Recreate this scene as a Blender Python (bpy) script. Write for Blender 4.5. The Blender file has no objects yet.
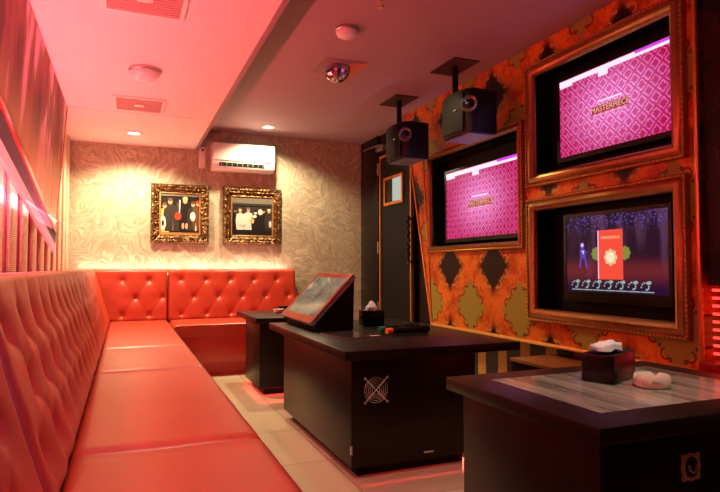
import bpy, bmesh, math, random
from mathutils import Vector, Matrix, noise
random.seed(4)
R = math.radians
C = bpy.context.scene.collection
S = bpy.context.scene

# ------------------------------------------------------------------ camera
cd = bpy.data.cameras.new('camera'); cam = bpy.data.objects.new('camera', cd); C.objects.link(cam)
cd.sensor_width = 36; cd.lens = 575 / 720 * 36; cd.clip_start = .02
cam.location = (0, 0, 1.0)
cam.rotation_euler = (R(90) + math.atan2(22, 575), 0, -math.atan2(235, 575))
S.camera = cam
# ------------------------------------------------------------------ world
w = bpy.data.worlds.new('world'); S.world = w; w.use_nodes = True
w.node_tree.nodes['Background'].inputs[0].default_value = (.5, .3, .25, 1)
w.node_tree.nodes['Background'].inputs[1].default_value = .05
S.view_settings.view_transform = 'Standard'; S.view_settings.look = 'None'
S.view_settings.gamma = 1; S.view_settings.use_curve_mapping = False
S.view_settings.exposure = 0.0

def lamp(name, kind, loc, target, col, power, **k):
    l = bpy.data.lights.new(name, kind); l.color = col; l.energy = power
    for a, v in k.items(): setattr(l, a, v)
    o = bpy.data.objects.new(name, l); C.objects.link(o); o.location = loc
    d = Vector(target) - Vector(loc)
    o.rotation_euler = d.to_track_quat('-Z', 'Y').to_euler()
    return o
WARM = (1, .80, .52)
# downlights set into the two ceilings
lamp('downlight_lamp', 'SPOT', (.06, 5.73, 2.235), (.06, 5.97, 0), (1, .80, .46), 150, spot_size=R(140), spot_blend=.6, shadow_soft_size=.04)
lamp('downlight_lamp', 'SPOT', (1.366, 5.80, 2.45), (1.366, 6.02, 0), (1, .80, .48), 135, spot_size=R(140), spot_blend=.55, shadow_soft_size=.04)
lamp('downlight_lamp', 'SPOT', (.20, 1.9, 2.235), (.20, 2.3, 0), (1, .80, .55), 34, spot_size=R(100), spot_blend=.8, shadow_soft_size=.05)
lamp('downlight_lamp', 'SPOT', (.85, 3.6, 2.45), (.80, 3.5, 0), (1, .86, .55), 62, spot_size=R(70), spot_blend=.8, shadow_soft_size=.05)
lamp('downlight_lamp', 'SPOT', (1.5, 3.5, 2.45), (2.5, 3.5, .75), (1, .76, .40), 74, spot_size=R(85), spot_blend=.9, shadow_soft_size=.06)
lamp('downlight_lamp', 'SPOT', (1.5, .9, 2.45), (1.6, 1.35, .61), (1, .86, .66), 75, spot_size=R(46), spot_blend=.8, shadow_soft_size=.05)
# red pink led strip under the slanted poster on the left wall
lamp('poster_led_light', 'AREA', (-.43, 3.0, 1.28), (-.42, 3.0, 2.1), (1, .13, .15), 70, shape='RECTANGLE', size=4.2, size_y=.06)
lamp('poster_led_light', 'AREA', (-.485, 3.2, 1.36), (-.50, 3.2, .9), (1, .22, .30), 9, shape='RECTANGLE', size=3.6, size_y=.03)
# warm led strip in the gap behind the rear bench backrest
lamp('bench_led_light', 'AREA', (.62, 6.25, .985), (.62, 6.275, 1.6), (1, .55, .42), 6, shape='RECTANGLE', size=2.1, size_y=.03)
# red led strips below the tables and in the lit niche
lamp('table_led_light', 'AREA', (1.25, 4.78, .05), (1.25, 4.78, 0), (1, .05, .05), 2.5, shape='RECTANGLE', size=.55, size_y=.7)
lamp('table_led_light', 'AREA', (1.38, 2.62, .05), (1.38, 2.3, -.1), (1, .10, .07), 3.5, shape='RECTANGLE', size=.6, size_y=.1)
# added unseen spots: blue on the speaker underside, violet screen glow on the sofa
lamp('speaker_blue_fill', 'SPOT', (2.2, .8, .75), (2.16, 3.34, 1.89), (.22, .38, 1), 70, spot_size=R(13), spot_blend=.4, shadow_soft_size=.05)
lamp('sofa_violet_fill', 'SPOT', (1.9, -.5, 2.2), (-.2, 1.5, .75), (.55, .36, 1), 120, spot_size=R(36), spot_blend=.8, shadow_soft_size=.12)

# ------------------------------------------------------------------ materials
def lin(c): return tuple(((v / 255) / 12.92 if v / 255 <= .04045 else ((v / 255 + .055) / 1.055) ** 2.4) for v in c)
class NT:
    def __init__(s, name):
        s.m = bpy.data.materials.new(name); s.m.use_nodes = True
        s.t = s.m.node_tree; s.n = s.t.nodes; s.b = s.n['Principled BSDF']
    def node(s, t, **k):
        n = s.n.new(t)
        for a, v in k.items(): setattr(n, a, v)
        return n
    def put(s, sock, v):
        if v is None: return
        if isinstance(v, bpy.types.NodeSocket): s.t.links.new(v, sock)
        elif isinstance(v, (tuple, list)) and len(v) == 3 and sock.type == 'RGBA': sock.default_value = (*v, 1)
        else: sock.default_value = v
    def M(s, op, a, b=None, c=None):
        n = s.node('ShaderNodeMath', operation=op)
        s.put(n.inputs[0], a); s.put(n.inputs[1], b); s.put(n.inputs[2], c)
        return n.outputs[0]
    def mix(s, f, a, b):
        n = s.node('ShaderNodeMix', data_type='RGBA')
        s.put(n.inputs[0], f); s.put(n.inputs[6], a); s.put(n.inputs[7], b); return n.outputs[2]
    def ramp(s, f, stops):
        n = s.node('ShaderNodeValToRGB'); s.put(n.inputs[0], f)
        e = n.color_ramp.elements
        while len(e) < len(stops): e.new(.5)
        for el, (p, c) in zip(e, stops): el.position = p; el.color = (*c, 1)
        return n.outputs[0]
    def step(s, v, lo, hi):
        n = s.node('ShaderNodeMapRange', interpolation_type='SMOOTHSTEP')
        s.put(n.inputs[0], v); s.put(n.inputs[1], lo); s.put(n.inputs[2], hi); return n.outputs[0]
    def obj(s):
        return s.node('ShaderNodeTexCoord').outputs['Object']
    def xyz(s, v=None):
        n = s.node('ShaderNodeSeparateXYZ'); s.put(n.inputs[0], v or s.obj()); return n.outputs
    def noise(s, scale, vec=None, detail=3, dist=0, stretch=None):
        v = vec or s.obj()
        if stretch:
            mp = s.node('ShaderNodeMapping'); s.put(mp.inputs[0], v); mp.inputs['Scale'].default_value = stretch; v = mp.outputs[0]
        n = s.node('ShaderNodeTexNoise'); s.put(n.inputs['Vector'], v)
        n.inputs['Scale'].default_value = scale; n.inputs['Detail'].default_value = detail; n.inputs['Distortion'].default_value = dist
        return n.outputs[0]
    def bump(s, h, strength=.3, dist=.01):
        n = s.node('ShaderNodeBump'); s.put(n.inputs['Height'], h); n.inputs['Strength'].default_value = strength
        n.inputs['Distance'].default_value = dist; s.t.links.new(n.outputs[0], s.b.inputs['Normal'])
    def set(s, col=None, rough=None, metal=None, emit=None, estr=None, spec=None, coat=None):
        b = s.b.inputs
        s.put(b['Base Color'], col); s.put(b['Roughness'], rough); s.put(b['Metallic'], metal)
        s.put(b['Emission Color'], emit); s.put(b['Emission Strength'], estr)
        s.put(b['Specular IOR Level'], spec); s.put(b['Coat Weight'], coat)
        return s.m
def plain(name, col, rough=.5, metal=0, nz=None, **k):
    t = NT(name)
    if nz:
        n = t.noise(nz[0], stretch=nz[2] if len(nz) > 2 else None)
        c = t.mix(n, tuple(v * (1 - nz[1]) for v in col), tuple(min(1, v * (1 + nz[1])) for v in col))
    else: c = col
    return t.set(col=c, rough=rough, metal=metal, **k)
def glow(name, col, s):
    return NT(name).set(col=(0, 0, 0), rough=.5, emit=col, estr=s)

M_ = {}
M_['ceil_left'] = plain('matt_white_ceiling_paint', (.82, .78, .76), .7, nz=(3, .02))
M_['ceil_right'] = plain('mauve_lit_ceiling', (.40, .28, .32), .7, nz=(2, .03))  # bluish screen light on this ceiling put into its mauve colour
M_['ceil_trim'] = plain('grey_ceiling_trim', (.30, .20, .20), .5)
M_['dark_wall'] = plain('dark_wall_paint', (.008, .006, .006), .45, nz=(5, .2), spec=.3)
M_['black_gloss'] = plain('black_gloss', (.004, .004, .004), .25, nz=(30, .2), spec=.3)
M_['black_matt'] = plain('black_matt', (.005, .005, .005), .6, nz=(40, .2), spec=.2)
M_['white_plastic'] = plain('white_plastic', (.82, .80, .76), .3, nz=(5, .02))
M_['chrome'] = plain('chrome', (.85, .84, .82), .4, .8)
M_['steel'] = plain('brushed_steel', (.5, .48, .46), .35, 1, nz=(60, .15))
M_['orange_trim'] = plain('orange_gold_trim', (.75, .28, .06), .3, .55, nz=(20, .15))
M_['gold_trim'] = plain('gold_trim', (.80, .42, .10), .28, .75, nz=(20, .12))
M_['red_strip'] = glow('red_led', (1, .045, .035), 2.6)
M_['pink_strip'] = glow('pink_led', (1, .15, .17), 1.5)
M_['warm_strip'] = glow('warm_led', (1, .7, .5), 4)
M_['lamp_white'] = glow('lamp_disc', (1, .92, .8), 12)
M_['wood_brown'] = plain('orange_brown_wood', (.30, .12, .04), .35, nz=(6, .25, (1, 12, 1)))
M_['tissue'] = plain('tissue_paper', (.85, .83, .82), .8)
M_['ceramic'] = plain('cream_ceramic', (.80, .72, .58), .22, nz=(8, .04))
M_['red_print'] = plain('red_print', (.75, .08, .05), .5)
M_['grey_print'] = plain('grey_print', (.30, .24, .22), .5)
M_['brass'] = plain('aged_brass', (.62, .52, .28), .45, .35, nz=(40, .3))
M_['blue_grey'] = plain('speaker_body', (.005, .005, .006), .45, nz=(60, .2), spec=.25)
M_['orange_ring'] = plain('orange_rubber', (.95, .22, .02), .4)
M_['green_ring'] = plain('green_rubber', (.01, .22, .10), .4)
M_['paper'] = plain('glossy_cover', (.05, .04, .04), .15, nz=(14, .5))
M_['paper_white'] = plain('white_card', (.7, .66, .62), .4)
M_['plate'] = plain('dark_brown_plate', (.045, .022, .02), .5, nz=(10, .1))
M_['dark_glass'] = plain('window_glass', (.55, .62, .62), .05)

def leather(name, col):
    t = NT(name)
    n1 = t.noise(7, detail=2); n2 = t.noise(260, detail=2)
    c = t.mix(n1, tuple(v * .93 for v in col), tuple(min(1, v * 1.07) for v in col))
    t.bump(t.M('ADD', n2, t.M('MULTIPLY', n1, 1.5)), .12, .003)
    return t.set(col=c, rough=.38, spec=.7)
M_['leather'] = leather('red_leather', (.50, .048, .020))
M_['leather_dark'] = leather('red_leather_base', (.50, .03, .018))
M_['crystal'] = plain('crystal_button', (.85, .7, .7), .12, .6)

def wall_paper():
    t = NT('feathered_leaf_wallpaper')
    x = t.xyz()
    w1 = t.noise(3.0, detail=2); w2 = t.noise(7.0, detail=2)
    px = t.M('ADD', x[0], t.M('MULTIPLY', w1, .35)); pz = t.M('ADD', x[2], t.M('MULTIPLY', w2, .22))
    cb = t.node('ShaderNodeCombineXYZ'); t.put(cb.inputs[0], px); t.put(cb.inputs[2], pz)
    vor = t.node('ShaderNodeTexVoronoi'); t.put(vor.inputs['Vector'], cb.outputs[0]); vor.inputs['Scale'].default_value = 5.5
    sc = t.node('ShaderNodeSeparateColor'); t.put(sc.inputs[0], vor.outputs['Color'])
    ang = t.M('MULTIPLY', sc.outputs[0], 6.283)
    ca, sa = t.M('COSINE', ang), t.M('SINE', ang)
    a = t.M('ADD', t.M('MULTIPLY', px, ca), t.M('MULTIPLY', pz, sa)); b = t.M('SUBTRACT', t.M('MULTIPLY', pz, ca), t.M('MULTIPLY', px, sa))
    c2 = t.node('ShaderNodeCombineXYZ'); t.put(c2.inputs[0], t.M('MULTIPLY', a, 9)); t.put(c2.inputs[1], t.M('MULTIPLY', b, 52)); t.put(c2.inputs[2], t.M('MULTIPLY', sc.outputs[1], 30))
    st = t.noise(1.0, c2.outputs[0], 2)
    big = t.noise(2.5, detail=2)
    h = t.M('ADD', t.M('MULTIPLY', st, .8), t.M('MULTIPLY', big, .2))
    c = t.ramp(h, [(.34, (.36, .29, .20)), (.48, (.45, .38, .27)), (.58, (.55, .48, .35)), (.70, (.68, .61, .46))])
    t.bump(st, .35, .008)
    return t.set(col=c, rough=.5)
M_['wallpaper'] = wall_paper()

def damask(name, dark, orange, gold, edge, curl, goldcurl, rough=.45):
    # lattice of tall diamonds, rows alternate dark and gold, scrolls along each diamond edge
    t = NT(name); x = t.xyz(); u0, v0 = x[1], x[2]
    nz = t.noise(38, detail=2); nb = t.noise(6, detail=3)
    u = t.M('DIVIDE', t.M('SUBTRACT', u0, 4.108), .60)
    v = t.M('DIVIDE', t.M('SUBTRACT', v0, 1.015), .62)
    a = t.M('ADD', u, v); b = t.M('SUBTRACT', u, v)
    ra = t.M('ROUND', a); rb = t.M('ROUND', b)
    fa = t.M('SUBTRACT', a, ra); fb = t.M('SUBTRACT', b, rb)
    row = t.M('SUBTRACT', ra, rb)
    par = t.M('ABSOLUTE', t.M('MODULO', row, 2.0)); par = t.M('GREATER_THAN', par, .5)
    lx = t.M('ABSOLUTE', t.M('MULTIPLY', t.M('ADD', fa, fb), .5)); ly = t.M('ABSOLUTE', t.M('MULTIPLY', t.M('SUBTRACT', fa, fb), .5))
    dd = t.M('MAXIMUM', t.M('ABSOLUTE', fa), t.M('ABSOLUTE', fb))
    wav = 0.0
    d2 = t.M('ADD', t.M('ADD', dd, wav), t.M('MULTIPLY', t.M('SUBTRACT', nz, .5), .06))
    inner_dark = t.M('SUBTRACT', 1, t.step(d2, .24, .42))
    inner_gold = t.M('SUBTRACT', 1, t.step(d2, .325, .355))
    og = t.mix(t.M('MULTIPLY', t.step(t.M('ADD', t.M('MULTIPLY', nz, .35), t.M('MULTIPLY', nb, .65)), .42, .62), .9), orange, edge)
    cd_ = t.mix(inner_dark, og, dark); cg = t.mix(inner_gold, og, gold)
    col = t.mix(par, cd_, cg)
    def ring(px, py, r, th):
        dx = t.M('SUBTRACT', lx, px); dy = t.M('SUBTRACT', ly, py)
        q = t.M('SQRT', t.M('ADD', t.M('MULTIPLY', dx, dx), t.M('MULTIPLY', dy, dy)))
        e = t.M('ABSOLUTE', t.M('SUBTRACT', q, r))
        open_ = t.M('GREATER_THAN', t.M('ADD', dx, t.M('MULTIPLY', dy, .6)), -.022)
        return t.M('MULTIPLY', t.M('LESS_THAN', e, th), open_)
    r1 = t.M('MAXIMUM', ring(.115, .205, .042, .009), ring(.235, .085, .042, .009))
    blob = t.M('MAXIMUM', ring(.17, .14, .008, .009), ring(.07, .25, .010, .010))
    msk = t.M('MAXIMUM', r1, blob)
    ccol = t.mix(par, goldcurl, curl)
    col = t.mix(t.M('MULTIPLY', msk, .85), col, ccol)
    fine = t.M('SINE', t.M('MULTIPLY', u0, 900))
    t.bump(t.M('ADD', fine, t.M('MULTIPLY', msk, 3)), .08, .002)
    return t.set(col=col, rough=rough, spec=.22)
M_['damask'] = damask('orange_damask_wallpaper', (.010, .005, .004), (.74, .20, .018), (.33, .28, .05), (.40, .055, .008), (.10, .02, .008), (.60, .34, .08))
M_['damask_dark'] = damask('black_damask_wallpaper', (.006, .004, .004), (.014, .006, .005), (.009, .005, .005), (.03, .006, .005), (.06, .015, .008), (.05, .02, .01), .4)

def stripes():
    t = NT('yellow_black_striped_wallpaper'); x = t.xyz()
    f = t.M('FRACT', t.M('DIVIDE', t.M('SUBTRACT', x[1], 3.53), .265))
    s = t.M('LESS_THAN', f, .40)
    n = t.noise(25)
    c = t.mix(s, t.mix(t.step(n, .5, .7), (.012, .01, .01), (.05, .03, .02)), t.mix(n, (.40, .20, .03), (.55, .30, .05)))
    return t.set(col=c, rough=.5)
M_['stripes'] = stripes()

def floor_mat():
    t = NT('polished_beige_floor_tiles'); x = t.xyz()
    u = t.M('DIVIDE', t.M('SUBTRACT', x[0], .40), .60); v = t.M('DIVIDE', t.M('SUBTRACT', x[1], 2.88), .60)
    def g(a):
        f = t.M('FRACT', a); return t.M('MINIMUM', f, t.M('SUBTRACT', 1, f))
    gl = t.M('LESS_THAN', t.M('MINIMUM', g(u), g(v)), .004)
    cb = t.node('ShaderNodeCombineXYZ'); t.put(cb.inputs[0], t.M('FLOOR', u)); t.put(cb.inputs[1], t.M('FLOOR', v))
    wn = t.node('ShaderNodeTexWhiteNoise'); t.put(wn.inputs[0], cb.outputs[0])
    n = t.noise(3, detail=4)
    c = t.mix(wn.outputs[0], (.60, .52, .34), (.74, .66, .46)); c = t.mix(t.M('MULTIPLY', n, .3), c, (.78, .70, .52))
    c = t.mix(gl, c, (.34, .28, .20))
    return t.set(col=c, rough=.12, spec=.6)
M_['floor'] = floor_mat()

def veneer(name, axis='z'):
    t = NT(name)
    st = {'z': (60, 60, 1.5), 'x': (1.5, 60, 60), 'y': (60, 1.5, 60)}[axis]
    n = t.noise(2.0, detail=4, stretch=st)
    c = t.mix(n, (.004, .003, .0027), (.020, .014, .010))
    t.bump(n, .10, .002)
    return t.set(col=c, rough=.33, spec=.25)
M_['veneer'] = veneer('black_brown_veneer_upright'); M_['veneer_flat'] = veneer('black_brown_veneer_top', 'y')
def marble():
    t = NT('grey_streaked_marble_inlay')
    n = t.noise(1.5, detail=5, dist=.5, stretch=(14, 1.0, 1)); n2 = t.noise(30, detail=2, stretch=(6, .6, 1))
    c = t.ramp(t.M('ADD', t.M('MULTIPLY', n, .8), t.M('MULTIPLY', n2, .2)), [(.3, (.09, .075, .06)), (.48, (.26, .24, .20)), (.6, (.42, .38, .32)), (.75, (.15, .12, .10))])
    return t.set(col=c, rough=.12, spec=.6)
M_['marble'] = marble()

def ornate(name, base, hi, scale=28):
    t = NT(name); n = t.noise(scale, detail=4)
    c = t.ramp(n, [(.36, base), (.52, tuple((a + b) / 2 for a, b in zip(base, hi))), (.68, hi)])
    t.bump(n, .8, .012)
    return t.set(col=c, rough=.30, metal=.7)
M_['frame_gold'] = ornate('antique_copper_gold', (.10, .022, .008), (.70, .28, .08), 60)
M_['frame_smooth'] = plain('copper_gold_moulding', (.42, .20, .07), .34, .75, nz=(30, .3))
M_['baroque'] = ornate('dark_baroque_gilding', (.014, .006, .003), (.33, .19, .07), 60)
M_['baroque_slip'] = plain('gilt_inner_slip', (.62, .36, .14), .35, .7, nz=(60, .4))

def pilaster():
    t = NT('fluted_gold_silver_metal'); x = t.xyz()
    fl = t.M('SINE', t.M('MULTIPLY', x[2], 620))
    n = t.noise(5, stretch=(1, 20, .4), detail=2)
    c = t.mix(n, (.55, .50, .30), (.92, .86, .62))
    t.bump(fl, .5, .003)
    return t.set(col=c, rough=.35, metal=.45)
M_['pilaster'] = pilaster()
def pink_wall():
    t = NT('pink_pearl_laminate'); x = t.xyz()
    f = t.noise(1.6, stretch=(1, 18, .1), detail=3)
    c = t.ramp(f, [(.35, (.40, .10, .25)), (.5, (.85, .14, .32)), (.65, (.90, .30, .45))])
    return t.set(col=c, rough=.25, metal=.15)
M_['pink_wall'] = pink_wall()
def poster_mat():
    t = NT('poster_print'); x = t.xyz()
    n = t.noise(2.2, detail=4, dist=.6, stretch=(1, .75, .40)); n2 = t.noise(3.2, detail=3, stretch=(1, 1.3, .28))
    figs = t.ramp(t.M('ADD', t.M('MULTIPLY', n, .6), t.M('MULTIPLY', n2, .4)),
                  [(.40, (.06, .015, .02)), (.46, (.26, .06, .06)), (.49, (.20, .15, .05)), (.53, (.80, .55, .72)), (.60, (.62, .42, .55)), (.66, (.12, .04, .06))])
    low = t.step(x[2], 1.95, 1.62)
    c = t.mix(t.M('MULTIPLY', low, .85), figs, t.mix(n2, (.30, .28, .10), (.50, .46, .22)))
    return t.set(col=c, rough=.45, spec=.12)
M_['poster'] = poster_mat()
M_['poster_frame'] = plain('dark_blue_grey_frame', (.022, .022, .045), .6, nz=(80, .2))
M_['red_edge'] = plain('red_acrylic_edge', (.35, .01, .01), .2)

def screen_pink():
    t = NT('pink_damask_screen'); x = t.xyz(); u0, v0 = x[1], x[2]
    u = t.M('DIVIDE', u0, .088); v = t.M('DIVIDE', v0, .088)
    a = t.M('ADD', u, v); b = t.M('SUBTRACT', u, v)
    fa = t.M('SUBTRACT', a, t.M('ROUND', a)); fb = t.M('SUBTRACT', b, t.M('ROUND', b))
    d = t.M('MAXIMUM', t.M('ABSOLUTE', fa), t.M('ABSOLUTE', fb))
    nz = t.noise(90, detail=1); d = t.M('ADD', d, t.M('MULTIPLY', t.M('SUBTRACT', nz, .5), .32))
    f = t.M('ABSOLUTE', t.M('SUBTRACT', d, .34))
    line = t.M('SUBTRACT', 1, t.step(f, .02, .10))
    rad = t.M('SQRT', t.M('ADD', t.M('POWER', t.M('DIVIDE', u0, .42), 2), t.M('POWER', t.M('DIVIDE', v0, .30), 2)))
    cen = t.M('SUBTRACT', 1, t.step(rad, .0, 1.15))
    base = t.mix(cen, (.40, .006, .05), (.80, .13, .42)); lite = t.mix(cen, (.80, .07, .38), (1.0, .45, .95))
    c = t.mix(line, base, lite)
    return t.set(col=(.005, .005, .005), rough=.3, spec=.15, emit=c, estr=1.0)
M_['screen_pink'] = screen_pink()
M_['scr_white'] = glow('screen_white_band', (1, .85, 1), 1.0)
M_['scr_violet'] = glow('screen_violet_tab', (.70, .06, .75), 1.0)
M_['scr_gold'] = glow('screen_gold_letters', (.85, .58, .30), .9)
M_['scr_darkred'] = glow('screen_dark_red_banner', (.50, .03, .08), .8)
def screen_stage():
    t = NT('dark_stage_screen'); x = t.xyz(); u, v = x[1], x[2]
    ray = t.noise(5, detail=1, stretch=(1, 2.0, .35)); ray = t.step(ray, .48, .68)
    floor_ = t.step(v, -.16, -.10)
    hz = t.M('SUBTRACT', 1, t.step(t.M('ABSOLUTE', t.M('ADD', v, .10)), .0, .10))
    c = t.mix(ray, (.010, .003, .016), (.075, .03, .075)); c = t.mix(floor_, (.02, .003, .03), c)
    c = t.mix(t.M('MULTIPLY', hz, .6), c, (.22, .02, .02))
    vor = t.node('ShaderNodeTexVoronoi'); t.put(vor.inputs['Vector'], t.obj()); vor.inputs['Scale'].default_value = 75
    dots = t.M('LESS_THAN', vor.outputs['Distance'], .32); top = t.step(v, .09, .20)
    c = t.mix(t.M('MULTIPLY', t.M('MULTIPLY', dots, top), .7), c, (.16, .12, .75))
    return t.set(col=(.005, .005, .005), rough=.3, spec=.15, emit=c, estr=1.0)
M_['screen_stage'] = screen_stage()
M_['scr_red'] = glow('screen_red_card', (.90, .07, .04), 1.0)
M_['scr_pinkedge'] = glow('screen_pink_edge', (1, .45, .75), 1.0)
M_['scr_cream'] = glow('screen_cream_flower', (1, .78, .55), 1.0)
M_['scr_green'] = glow('screen_green_flower', (.22, .28, .05), .9)
M_['scr_scroll'] = glow('screen_silver_scroll', (.30, .48, .42), .9)
M_['scr_purple'] = glow('screen_purple_figure', (.09, .05, .42), .9)
M_['scr_lilac'] = glow('screen_lilac', (.75, .60, 1.0), .9)
def kiosk_screen():
    t = NT('touch_screen_glass'); n = t.noise(5, detail=3)
    c = t.ramp(n, [(.35, (.05, .07, .05)), (.5, (.14, .15, .11)), (.65, (.24, .20, .15))])
    return t.set(col=(.05, .05, .045), rough=.06, spec=.9, emit=c, estr=.8)
M_['kiosk_screen'] = kiosk_screen()
M_['kiosk_rim'] = plain('red_brown_bezel', (.34, .03, .018), .2, nz=(20, .3))
M_['silver'] = plain('silver_edge', (.60, .58, .62), .25, .8)
def mirror_ball():
    t = NT('mirror_ball_facets'); vor = t.node('ShaderNodeTexVoronoi'); t.put(vor.inputs['Vector'], t.obj()); vor.inputs['Scale'].default_value = 26
    c = t.ramp(t.M('FRACT', t.M('MULTIPLY', vor.outputs['Color'], 1.0)), [(.2, (.03, .02, .03)), (.45, (.5, .3, .3)), (.7, (.8, .8, .95)), (.9, (.2, .3, .8))])
    return t.set(col=c, rough=.12, metal=.9)
M_['mirror'] = mirror_ball()
def cone_mat():
    return plain('speaker_cone_ring', (.20, .15, .14), .3, .5)
M_['cone'] = cone_mat()
PHOTO = {k: plain('photo_print_' + k, c, .35) for k, c in dict(black=(.012, .012, .012), skin=(.60, .33, .20), white=(.70, .66, .60), red=(.55, .05, .03), grey=(.16, .15, .12),
          brown=(.12, .06, .03), yellow=(.60, .42, .12), blonde=(.70, .48, .22), dark=(.035, .03, .025)).items()}

# ------------------------------------------------------------------ mesh helpers
class MB:
    def __init__(s): s.v = []; s.f = []; s.mi = []; s.cur = 0
    def add(s, vs, fs):
        o = len(s.v); s.v += [tuple(p) for p in vs]
        for f in fs: s.f.append(tuple(i + o for i in f)); s.mi.append(s.cur)
    def box(s, x0, y0, z0, x1, y1, z1):
        v = [(x, y, z) for x in (x0, x1) for y in (y0, y1) for z in (z0, z1)]
        s.add(v, [(0, 1, 3, 2), (4, 6, 7, 5), (0, 4, 5, 1), (2, 3, 7, 6), (0, 2, 6, 4), (1, 5, 7, 3)]); return s
    def prism(s, poly, fn, a, b):
        # poly of 2d points, fn(p, q, t) -> 3d, extruded from t=a to t=b
        n = len(poly); v = [fn(p, q, a) for p, q in poly] + [fn(p, q, b) for p, q in poly]
        s.add(v, [tuple(range(n))[::-1], tuple(range(n, 2 * n))] + [(i, (i + 1) % n, n + (i + 1) % n, n + i) for i in range(n)]); return s
    def tube(s, pts, r, seg=10, closed=False, cap=True):
        pts = [Vector(p) for p in pts]; n = len(pts); rings = []
        rr = r if isinstance(r, (list, tuple)) else [r] * n
        for i, p in enumerate(pts):
            a = pts[(i - 1) % n] if (i or closed) else p; b = pts[(i + 1) % n] if (i < n - 1 or closed) else p
            t = (b - a).normalized(); u = t.cross(Vector((0, 0, 1)))
            if u.length < .05: u = t.cross(Vector((0, 1, 0)))
            u.normalize(); w_ = t.cross(u)
            rings.append([p + (u * math.cos(2 * math.pi * k / seg) + w_ * math.sin(2 * math.pi * k / seg)) * rr[i] for k in range(seg)])
        vs = [q for g in rings for q in g]; fs = []
        for i in range(n if closed else n - 1):
            j = (i + 1) % n
            for k in range(seg): fs.append((i * seg + k, i * seg + (k + 1) % seg, j * seg + (k + 1) % seg, j * seg + k))
        if cap and not closed: fs += [tuple(range(seg))[::-1], tuple((n - 1) * seg + k for k in range(seg))]
        s.add(vs, fs); return s
    def lathe(s, prof, c, axis='z', seg=28, cap=True):
        vs = []
        for r, h in prof:
            for k in range(seg):
                a = 2 * math.pi * k / seg; x, y = r * math.cos(a), r * math.sin(a)
                p = {'z': (x, y, h), 'y': (x, h, y), 'x': (h, x, y)}[axis] if isinstance(axis, str) else None
                vs.append(tuple(q + d for q, d in zip(p, c)))
        fs = []
        for i in range(len(prof) - 1):
            for k in range(seg): fs.append((i * seg + k, i * seg + (k + 1) % seg, (i + 1) * seg + (k + 1) % seg, (i + 1) * seg + k))
        if cap: fs += [tuple(range(seg))[::-1], tuple((len(prof) - 1) * seg + k for k in range(seg))]
        s.add(vs, fs); return s
    def build(s, name, mat, parent=None, smooth=False, bevel=0, seg=2, sub=0):
        me = bpy.data.meshes.new(name); me.from_pydata(s.v, [], s.f)
        mats = mat if isinstance(mat, list) else [mat]
        for m in mats: me.materials.append(m)
        for p, i in zip(me.polygons, s.mi): p.material_index = i
        bm = bmesh.new(); bm.from_mesh(me); bmesh.ops.recalc_face_normals(bm, faces=bm.faces)
        if bevel:
            es = [e for e in bm.edges if len(e.link_faces) == 2 and e.calc_face_angle(0) > R(35)]
            bmesh.ops.bevel(bm, geom=es, offset=bevel, segments=seg, profile=.5, affect='EDGES')
        bm.to_mesh(me); bm.free()
        if smooth or bevel:
            for p in me.polygons: p.use_smooth = True
            try: me.set_sharp_from_angle(angle=R(38))
            except Exception: pass
        o = bpy.data.objects.new(name, me); C.objects.link(o)
        if parent: o.parent = parent; o.matrix_parent_inverse = Matrix.Translation(-Vector(parent.location)) if parent.rotation_euler.z == 0 else parent.matrix_basis.inverted()
        return o
def tag(o, label, cat, group=None, kind=None):
    if label: o['label'] = label
    if cat: o['category'] = cat
    if group: o['group'] = group
    if kind: o['kind'] = kind
    return o
def empty(name, loc, label, cat, group=None):
    o = bpy.data.objects.new(name, None); C.objects.link(o); o.location = loc; o.empty_display_size = .1
    return tag(o, label, cat, group)
def struct(o): o['kind'] = 'structure'; return o
def copy_tree(o, parent=None):
    c = o.copy(); C.objects.link(c)
    if parent: c.parent = parent; c.matrix_parent_inverse = o.matrix_parent_inverse.copy()
    for ch in list(o.children): copy_tree(ch, c)
    return c
def box(name, mat, dims, parent=None, bevel=0, **k): return MB().box(*dims).build(name, mat, parent, bevel=bevel, **k)

# ------------------------------------------------------------------ room shell
XL, XR, YB, YF, ZL, ZR = -.53, 2.62, 6.30, -.95, 2.26, 2.475
struct(box('floor', M_['floor'], (XL - .1, YF - .1, -.1, XR + .1, YB + .1, 0)))
struct(box('wall_back', M_['wallpaper'], (XL - .1, YB, 0, XR + .1, YB + .1, 2.6)))
struct(box('wall_left', M_['pink_wall'], (XL - .1, YF, 0, XL, YB, 2.6)))
struct(box('wall_right', M_['dark_wall'], (XR, YF, 0, XR + .1, YB, 2.6)))
struct(box('wall_rear', M_['dark_wall'], (XL - .1, YF - .1, 0, XR + .1, YF, 2.6)))
XE = .70
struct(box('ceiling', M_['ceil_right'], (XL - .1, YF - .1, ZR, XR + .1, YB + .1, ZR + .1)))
struct(box('ceiling_dropped', M_['ceil_left'], (XL, YF, ZL, XE - .03, YB, ZR)))
struct(box('trim_1', M_['ceil_trim'], (XE - .03, YF, ZL - .004, XE, YB, ZR)))
struct(box('trim_2', M_['stripes'], (XR - .012, 1.86, 0, XR, 4.45, .62)))
struct(box('trim_3', M_['damask_dark'], (2.50, .3, .92, XR, 1.86, ZR)))
struct(box('trim_7', plain('niche_lining', (.004, .003, .003), .9, spec=.0), (2.60, .3, .52, XR, 1.86, .92)))
struct(box('trim_4', M_['black_gloss'], (2.50, .3, 0, XR, 1.86, .52)))
# black casing around the door corner
struct(box('trim_5', M_['black_gloss'], (2.585, 5.80, 0, XR, 6.295, ZR - .005), bevel=.004))
# white joint line across the dropped ceiling
struct(box('trim_6', M_['ceil_left'], (-.42, 4.98, ZL - .004, .52, 5.03, ZL)))

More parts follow.
